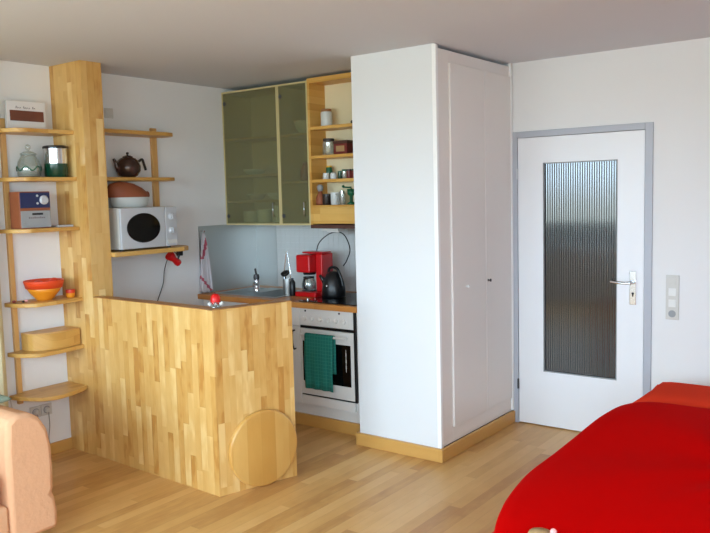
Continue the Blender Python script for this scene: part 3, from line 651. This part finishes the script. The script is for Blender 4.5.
wallcab(.598, .890, (2.096, 1.748), 'narrow wall cabinet with frosted glass door next to the open spice shelf', .845)
# contents behind the frosted glass: bowls and stacks of plates
def bowl(x, y, z, r, h, m, label, group=None, name='bowl'):
    p = [(0, 0), (r*.45, 0), (r*.5, .005), (r*.85, h*.5), (r, h), (r*.96, h), (r*.8, h*.5), (r*.42, .01), (0, .008)]
    return obj(name, MB().lathe(p, (x, y, z), 28), m, loc=(x, y, z), sm=True, label=label, cat='bowl', group=group)
bowl(.745, 1.64, 2.0965, .095, .1, 'cer_blue', 'large pale blue bowl on the narrow cabinet upper shelf')
bowl(.19, 1.64, 1.8125, .095, .045, 'cer_blue', 'wide shallow pale bowl, left on the middle shelf of large cabinet')
bowl(.44, 1.64, 1.8125, .09, .07, 'ceramicw', 'deep white bowl, right on the middle shelf of large cabinet')
bowl(.20, 1.64, 1.6125, .08, .05, 'ceramicw', 'small white bowl, left on the lowest shelf of large cabinet')
bowl(.44, 1.64, 1.6125, .095, .055, 'cer_blue', 'wide pale bowl, right on the lowest shelf of large cabinet')
obj('pitcher', MB().lathe([(0, 0), (.038, 0), (.05, .03), (.048, .08), (.03, .12), (.034, .14), (.03, .14), (0, .1)], (.735, 1.64, 1.7485), 24), 'terracotta', loc=(.735, 1.64, 1.7485), sm=True, label='terracotta brown jug dimly seen in the narrow glass cabinet', cat='jug')
for i, (x, r_, h, lb) in enumerate(((.13, .06, .09, 'leftmost blue-grey pot on the floor of the large glass cabinet'), (.28, .06, .10, 'middle blue-grey pot on the floor of the large glass cabinet'), (.43, .05, .13, 'rightmost and tallest pale pot on the floor of the large glass cabinet'))):
    obj('pot', MB().lathe([(0, 0), (r_*.95, 0), (r_, .005), (r_, h), (r_*.95, h), (r_*.93, .01), (0, .008)], (x, 1.64, 1.4365), 24), 'cer_blue', loc=(x, 1.64, 1.4365), sm=2, label=lb, cat='pot')

# open wooden spice unit
k = thing('spice_shelf', 'open birch wall unit with five compartments and drawer beside the column', 'shelves', (1.24, 1.65, 1.40))
x0, x1, z1 = .894, 1.584, 2.478
obj('side_panel', MB().box(x0, x0+.02, YC-.004, YK-.02, 1.425, z1), 'shelf_x', k)
obj('side_panel', MB().box(x1-.02, x1, YC-.004, YK-.02, 1.425, z1), 'shelf_x', k)
obj('top_board', MB().box(x0+.02, x1-.02, YC-.004, YK-.02, z1-.035, z1), 'shelf_x', k)
obj('back_panel', MB().box(x0+.02, x1-.02, YC+.175, YC+.185, 1.45, z1-.035), 'cream', k)
SY = YC+.03
for z in (2.132, 1.925, 1.752): obj('shelf', MB().box(x0+.02, x1-.02, SY-.03, YC+.175, z-.022, z), 'shelf_x', k)
obj('shelf', MB().box(x0+.02, x1-.02, SY-.03, YC+.175, 1.548, 1.566), 'shelf_x', k)
dw = obj('drawer', MB().box(x0+.02, x1-.02, YC-.002, YC+.018, 1.432, 1.547, .002), 'shelf_x', k)
obj('bottom_board', MB().box(x0, x1, YC-.006, YK-.02, 1.398, 1.424), 'darkbrown', k)
LT = thing('undercabinet_light', 'slim white strip light under the open spice shelf', 'light', (1.05, 1.55, 1.398))
obj('housing', MB().box(.98, 1.13, 1.50, 1.59, 1.378, 1.3975, .003), 'offwhite', LT)
obj('tube', MB().cyl((1.0, 1.54, 1.374), (1.11, 1.54, 1.374), .007), 'white', LT)
# cables of coffee maker and lamp
obj('power_cord', MB().tube(smooth([(.80, 1.64, 1.19), (.85, 1.62, 1.28), (.94, 1.62, 1.345), (1.034, 1.62, 1.365), (1.10, 1.62, 1.335), (1.142, 1.62, 1.24), (1.14, 1.58, 1.16), (1.17, 1.50, 1.13)]), .004, 8), 'black', loc=(1.03, 1.62, 1.36), sm=True, label='black power cord looping from coffee maker past the strip light to the kettle', cat='cord')

# jars on the spice shelf
def jar(x, z, r, h, body, lid, label, cat='jar', y=1.56, lr=1.0, lh=.02, name='jar'):
    k = thing(name, label, cat, (x, y, z))
    obj('body', MB().lathe([(0, 0), (r*.92, 0), (r, .006), (r, h*.78), (r*.85, h-lh), (0, h-lh)], (x, y, z), 24), body, k, sm=2)
    obj('lid', MB().lathe([(r*lr*.9, h-lh), (r*lr*.9, h-.002), (r*lr*.8, h), (0, h)], (x, y, z), 24), lid, k, sm=2)
    return k
jar(1.005, 2.1325, .042, .125, 'ceramicw', 'cork', 'white ceramic jar with brown lid on the top spice shelf')
jar(1.26, 2.1325, .03, .026, 'lid', 'black', 'flat dark tin at the right of the top spice shelf', 'tin', lh=.008, name='tin')
jar(1.02, 1.9255, .046, .12, 'clear', 'lid', 'clear preserving jar with dark lid on the second spice shelf')
k = thing('tin', 'wide red-brown rectangular tin on the second spice shelf', 'tin', (1.18, 1.56, 1.9255))
obj('body', MB().box(1.095, 1.215, 1.52, 1.61, 1.9255, 2.0), 'maroon', k)
obj('lid', MB().box(1.092, 1.218, 1.517, 1.613, 2.0, 2.022, .003), 'darkbrown', k)
obj('label_plate', MB().box(1.118, 1.192, 1.5185, 1.52, 1.945, 1.985), 'tan', k)
jar(1.285, 1.9255, .03, .12, 'maroon', 'lid', 'dark red jar right of the rectangular tin on second spice shelf')
jar(1.265, 1.9255, .024, .09, 'clear', 'cork', 'small clear jar behind the dark red jar on second shelf', y=1.62)
# third shelf
def jar3(x, body, lid, lb, r=.02, h=.065, y=1.53): jar(x, 1.7525, r, h, body, lid, lb, 'spice jar', y=y, lh=.012, name='spice_jar')
jar3(0.985, 'green', 'yellow', 'tall green and yellow spice tin, first on third spice shelf', .024, .1, 1.60)
jar3(1.010, 'ceramicw', 'white', 'small white pot in front of the tall green tin', .024, .045)
jar3(1.080, 'ceramicw', 'offwhite', 'small white pot standing alone on the third spice shelf', .024, .045)
jar3(1.140, 'dark_green', 'green', 'low dark green jar, left of the brown spice jars', .018, .055)
jar3(1.180, 'clear', 'green', 'clear spice jar with green lid, first of the upright row')
jar3(1.223, 'maroon', 'lid', 'red-brown spice jar, second of the upright row')
jar3(1.267, 'maroon', 'green', 'red-brown spice jar with green lid, third of the upright row')
jar3(1.311, 'bronze', 'lid', 'dark spice jar at the right end of the upright row')
# fourth shelf
Z4 = 1.5665
k = thing('stoneware_bottle', 'brown and grey stoneware bottle at the left of the lowest spice shelf', 'bottle', (.951, 1.53, Z4))
obj('body', MB().lathe([(0, 0), (.03, 0), (.034, .02), (.03, .06), (.016, .085), (.014, .1), (0, .1)], (.951, 1.53, Z4), 24), 'terracotta', k, sm=True)
obj('neck', MB().lathe([(.014, .1), (.022, .115), (.024, .135), (.012, .15), (0, .15)], (.951, 1.53, Z4), 20), 'grey', k, sm=True)
def mug(x, m, lb, r=.033, h=.08, y=1.54):
    k = thing('mug', lb, 'mug', (x, y, Z4))
    obj('cup', MB().lathe([(0, 0), (r*.8, 0), (r, .01), (r, h), (r*.92, h), (r*.9, .012), (0, .008)], (x, y, Z4), 24), m, k, sm=2)
    obj('handle', MB().tube(smooth([(x+r*.7, y-r*.7, Z4+h*.8), (x+r*1.25, y-r*1.25, Z4+h*.75), (x+r*1.25, y-r*1.25, Z4+h*.35), (x+r*.7, y-r*.7, Z4+h*.2)]), .005), m, k, sm=True)
mug(1.005, 'lid', 'dark brown mug, left of the two mugs on lowest spice shelf')
mug(1.082, 'ceramicw', 'white mug, right of the two mugs on lowest spice shelf', .034, .09)
jar(1.14, Z4, .022, .1, 'clear', 'chrome', 'clear glass shaker between the mug and the green grinder', 'shaker', y=1.55, name='shaker')
k = thing('spice_grinder', 'green table grinder at the right of the lowest spice shelf', 'grinder', (1.22, 1.55, Z4))
obj('base', MB().lathe([(0, 0), (.035, 0), (.032, .01), (.012, .02), (.012, .06), (.028, .075), (.03, .11), (0, .112)], (1.22, 1.55, Z4), 24), 'green', k, sm=True)
obj('crank', MB().tube([(1.22, 1.55, Z4+.11), (1.22, 1.55, Z4+.122), (1.165, 1.53, Z4+.124)], .006).ball((1.165, 1.53, Z4+.13), .010), 'green', k, sm=True)
jar(1.31, Z4, .028, .11, 'clear', 'green', 'clear jar with green lid right of the green grinder', y=1.56)

# ------------------------------------------------------------------ bed, duvet and pillow
k = thing('bed', 'low wide bed hidden under the red duvet at the right', 'bed', (4.05, .3, 0))
obj('frame', MB().box(3.34, 4.75, -.7, 1.78, .08, .26, .01), 'batten', k)
for x in (3.40, 4.70):
    for y in (-.65, 1.67): obj('leg', MB().box(x-.03, x+.03, y-.03, y+.03, 0, .08), 'batten', k)
obj('mattress', MB().box(3.325, 4.77, -.72, 1.80, .26, .44, .05), 'orange', k)
outl = [(3.64, -.88), (3.48, -.74), (3.385, -.54), (3.33, -.35), (3.28, -.06), (3.275, .24), (3.275, .48), (3.27, .84), (3.295, 1.06), (3.40, 1.20), (3.67, 1.25), (4.1, 1.26), (4.6, 1.25), (4.78, 1.1), (4.85, .8), (4.86, .2), (4.85, -.4), (4.78, -.75), (4.6, -.88), (4.1, -.9)]
ol = smooth([(x, y, 0) for x, y in outl+[outl[0]]], 6)[:-1]
cx_, cy_ = 4.08, .22
rings = [(.08, .556), (.3, .558), (.5, .556), (.65, .553), (.78, .549), (.86, .547), (.92, .543), (.955, .535), (.98, .52), (.996, .49), (1.003, .44), (1.002, .3), (1.004, .17), (1.0, .055), (.985, .05), (.983, .2), (.98, .42), (.965, .452), (.9, .454), (.5, .454), (.08, .454)]
b = MB(); rv = []
cv = b.bm.verts.new((cx_, cy_, .556))
for ri, (s, z) in enumerate(rings):
    row = []
    for q, p in enumerate(ol):
        wob = .006*math.sin(p.x*7+p.y*3)+.006*math.sin(p.y*5-p.x*2+s*5)
        fold = (.012*math.sin(q*.55)*max(0, (.5-z)*2))
        if p.x > 3.31 and p.y > .9: z = max(z, .446); fold = 0
        row.append(b.bm.verts.new((cx_+(p.x-cx_)*(s+fold), cy_+(p.y-cy_)*(s+fold), z+(wob if z > .5 else 0))))
    rv.append(row)
N = len(ol)
for q in range(N): b.bm.faces.new((cv, rv[0][q], rv[0][(q+1) % N]))
b.bm.faces.new(rv[-1])
for a, c2 in zip(rv, rv[1:]):
    for q in range(N): b.bm.faces.new((a[q], a[(q+1) % N], c2[(q+1) % N], c2[q]))
obj('duvet', b, 'redfab', loc=(4.08, .22, .05), sm=True, label='bright red duvet spread over the whole bed at the right', cat='duvet')
def pillow(name, x0, x1, y0, y1, z0, h, m, label, cat, rot=0):
    b = MB(); n = 20; vs = {}
    for side in (1, -1):
        for i in range(n+1):
            for j in range(n+1):
                uu = i/n*2-1; vv = j/n*2-1
                if side == -1 and (i in (0, n) or j in (0, n)): vs[(side, i, j)] = vs[(1, i, j)]; continue
                hh = ((1-abs(uu)**9)*(1-abs(vv)**4))**.5
                vs[(side, i, j)] = b.bm.verts.new(((x0+x1)/2+uu*(x1-x0)/2*(1-.04*(1-abs(vv))), (y0+y1)/2+vv*(y1-y0)/2*(1-.04*(1-abs(uu))), z0+h*.42+side*hh*h*(.58 if side == 1 else .42)))
        for i in range(n):
            for j in range(n): b.bm.faces.new([vs[(side, a, c)] for a, c in ((i, j), (i+1, j), (i+1, j+1), (i, j+1))])
    return obj(name, b, m, loc=((x0+x1)/2, (y0+y1)/2, z0), sm=True, label=label, cat=cat)
pillow('pillow', 3.285, 4.15, 1.275, 1.76, .442, .088, 'orange', 'large orange-red pillow at the head of the bed by the wall', 'pillow')
k = thing('soft_toy', 'small tan soft toy with pink tip on the near edge of the red duvet', 'soft toy', (3.60, -.62, .55))
obj('body', MB().lathe([(0, 0), (.03, .004), (.043, .02), (.035, .038), (0, .044)], (3.60, -.65, .522), 20), 'tan', k, sm=True)
obj('nose', MB().ball((3.642, -.645, .569), .011), 'pink', k, sm=True)

# ------------------------------------------------------------------ armchair bottom left, curtain
k = thing('armchair', 'peach upholstered armchair with rounded arms in the bottom left corner', 'armchair', (.8, -1.33, 0))
def armp(y0, sg):
    p = [(0, .06), (.004, .15), (-.008, .222), (-.022, .24), (-.010, .262), (-.006, .36), (-.008, .47), (-.024, .56), (-.060, .622), (-.11, .655), (-.18, .664), (-.225, .63), (-.235, .5), (-.235, .06)]
    return MB().prism([(y0+sg*a, z) for a, z in p], .36, 1.2, 'x')
obj('seat_base', MB().box(.38, 1.19, -1.57, -1.084, .06, .245, .02), 'peach', k, sm=True)
obj('arm', armp(-.848, 1), 'peach', k, sm=2, bevel=.03)
obj('arm', armp(-1.80, -1), 'peach', k, sm=2, bevel=.03)
obj('backrest', MB().box(.33, .56, -1.53, -1.13, .24, .80, .07), 'peach', k, sm=True)
obj('seat_cushion', MB().box(.55, 1.19, -1.535, -1.125, .24, .42, .05), 'peach', k, sm=True)
for x in (.42, 1.1):
    for y in (-1.68, -.97): obj('foot', MB().cyl((x, y, 0), (x, y, .062), .025), 'darkbrown', k)
pillow('throw_cloth', .72, .97, -1.08, -.915, .666, .035, 'greycush', 'grey-green folded cloth lying on the armchair arm', 'cloth')
cu = MB(); front = []; n = 70
for i in range(n+1):
    y = -.472-1.3*i/n; front.append((.105+.028*math.sin(i*.75), y))
back = [(a-.006, c) for a, c in reversed(front)]
cu.prism(front+back, .03, 2.44)
obj('curtain', cu, 'curtain', loc=(.1, -1.1, .03), sm=2, label='pale yellow-green curtain at the left edge by the shelves', cat='curtain')
obj('curtain_rail', MB().box(.07, .14, -2.4, -.46, 2.442, 2.4995, .004), 'strip', loc=(.1, -1.4, 2.44), label='white rail carrying the curtain along the left wall', cat='rail')

# outside: balcony wall and facade opposite
struct('balcony_parapet', MB().box(-1.5, 7, -5.75, -5.6, -.1, 1.1), 'hall')
struct('balcony_floor', MB().box(-1.5, 7, -5.75, YF-.15, -.15, -.05), 'hall')

# ------------------------------------------------------------------ light: daylight through the front window and an added side window
wd = bpy.data.worlds.new('world'); sc.world = wd; wd.use_nodes = True; nt = wd.node_tree
bg = nt.nodes['Background']; tcw = nt.nodes.new('ShaderNodeTexCoord'); sp = nt.nodes.new('ShaderNodeSeparateXYZ'); nt.links.new(tcw.outputs['Generated'], sp.inputs[0])
rp = nt.nodes.new('ShaderNodeValToRGB'); rp.color_ramp.elements[0].position = .49; rp.color_ramp.elements[0].color = (.42, .5, .5, 1)
rp.color_ramp.elements[1].position = .51; rp.color_ramp.elements[1].color = (.67, .885, 1.06, 1)
mp = math_node(nt, 'MULTIPLY_ADD', sp.outputs[2], .5, .5); nt.links.new(mp, rp.inputs[0]); nt.links.new(rp.outputs[0], bg.inputs[0]); bg.inputs[1].default_value = 14.8
pd = bpy.data.lights.new('window_portal', 'AREA'); pd.shape = 'RECTANGLE'; pd.size = WX1-WX0; pd.size_y = WZ1-WZ0; pd.cycles.is_portal = True
po = bpy.data.objects.new('window_portal', pd); col.objects.link(po); po.location = ((WX0+WX1)/2, YF-.12, (WZ0+WZ1)/2); po.rotation_euler = (PI/2, 0, 0)
pd = bpy.data.lights.new('added_window_portal', 'AREA'); pd.shape = 'RECTANGLE'; pd.size = SY1_-SY0_; pd.size_y = SZ1-SZ0; pd.cycles.is_portal = True  # portal for the added side window
po = bpy.data.objects.new('added_window_portal', pd); col.objects.link(po); po.location = (XR+.12, (SY0_+SY1_)/2, (SZ0+SZ1)/2); po.rotation_euler = (PI/2, 0, PI/2)

# ------------------------------------------------------------------ camera
cam = bpy.data.cameras.new('camera'); co = bpy.data.objects.new('camera', cam); col.objects.link(co)
yaw, pitch, roll, fpx = .646, -.0921, -.0255, 773.78
f = Vector((-math.sin(yaw)*math.cos(pitch), math.cos(yaw)*math.cos(pitch), math.sin(pitch)))
rt = Vector((math.cos(yaw), math.sin(yaw), 0)); up = rt.cross(f)
rt2 = rt*math.cos(roll)+up*math.sin(roll); up2 = rt2.cross(f)
co.matrix_world = Matrix(((rt2.x, up2.x, -f.x, 4.567), (rt2.y, up2.y, -f.y, -2.867), (rt2.z, up2.z, -f.z, 1.6334), (0, 0, 0, 1)))
cam.sensor_fit = 'HORIZONTAL'; cam.sensor_width = 36; cam.lens = fpx*36/710
sc.camera = co
vs = sc.view_settings; vs.view_transform = 'Standard'; vs.look = 'None'; vs.gamma = 1; vs.exposure = 0.0; vs.use_curve_mapping = False
try:
    sc.cycles.use_denoising = True; sc.cycles.max_bounces = 10; sc.cycles.diffuse_bounces = 7; sc.cycles.transparent_max_bounces = 16
except Exception: pass
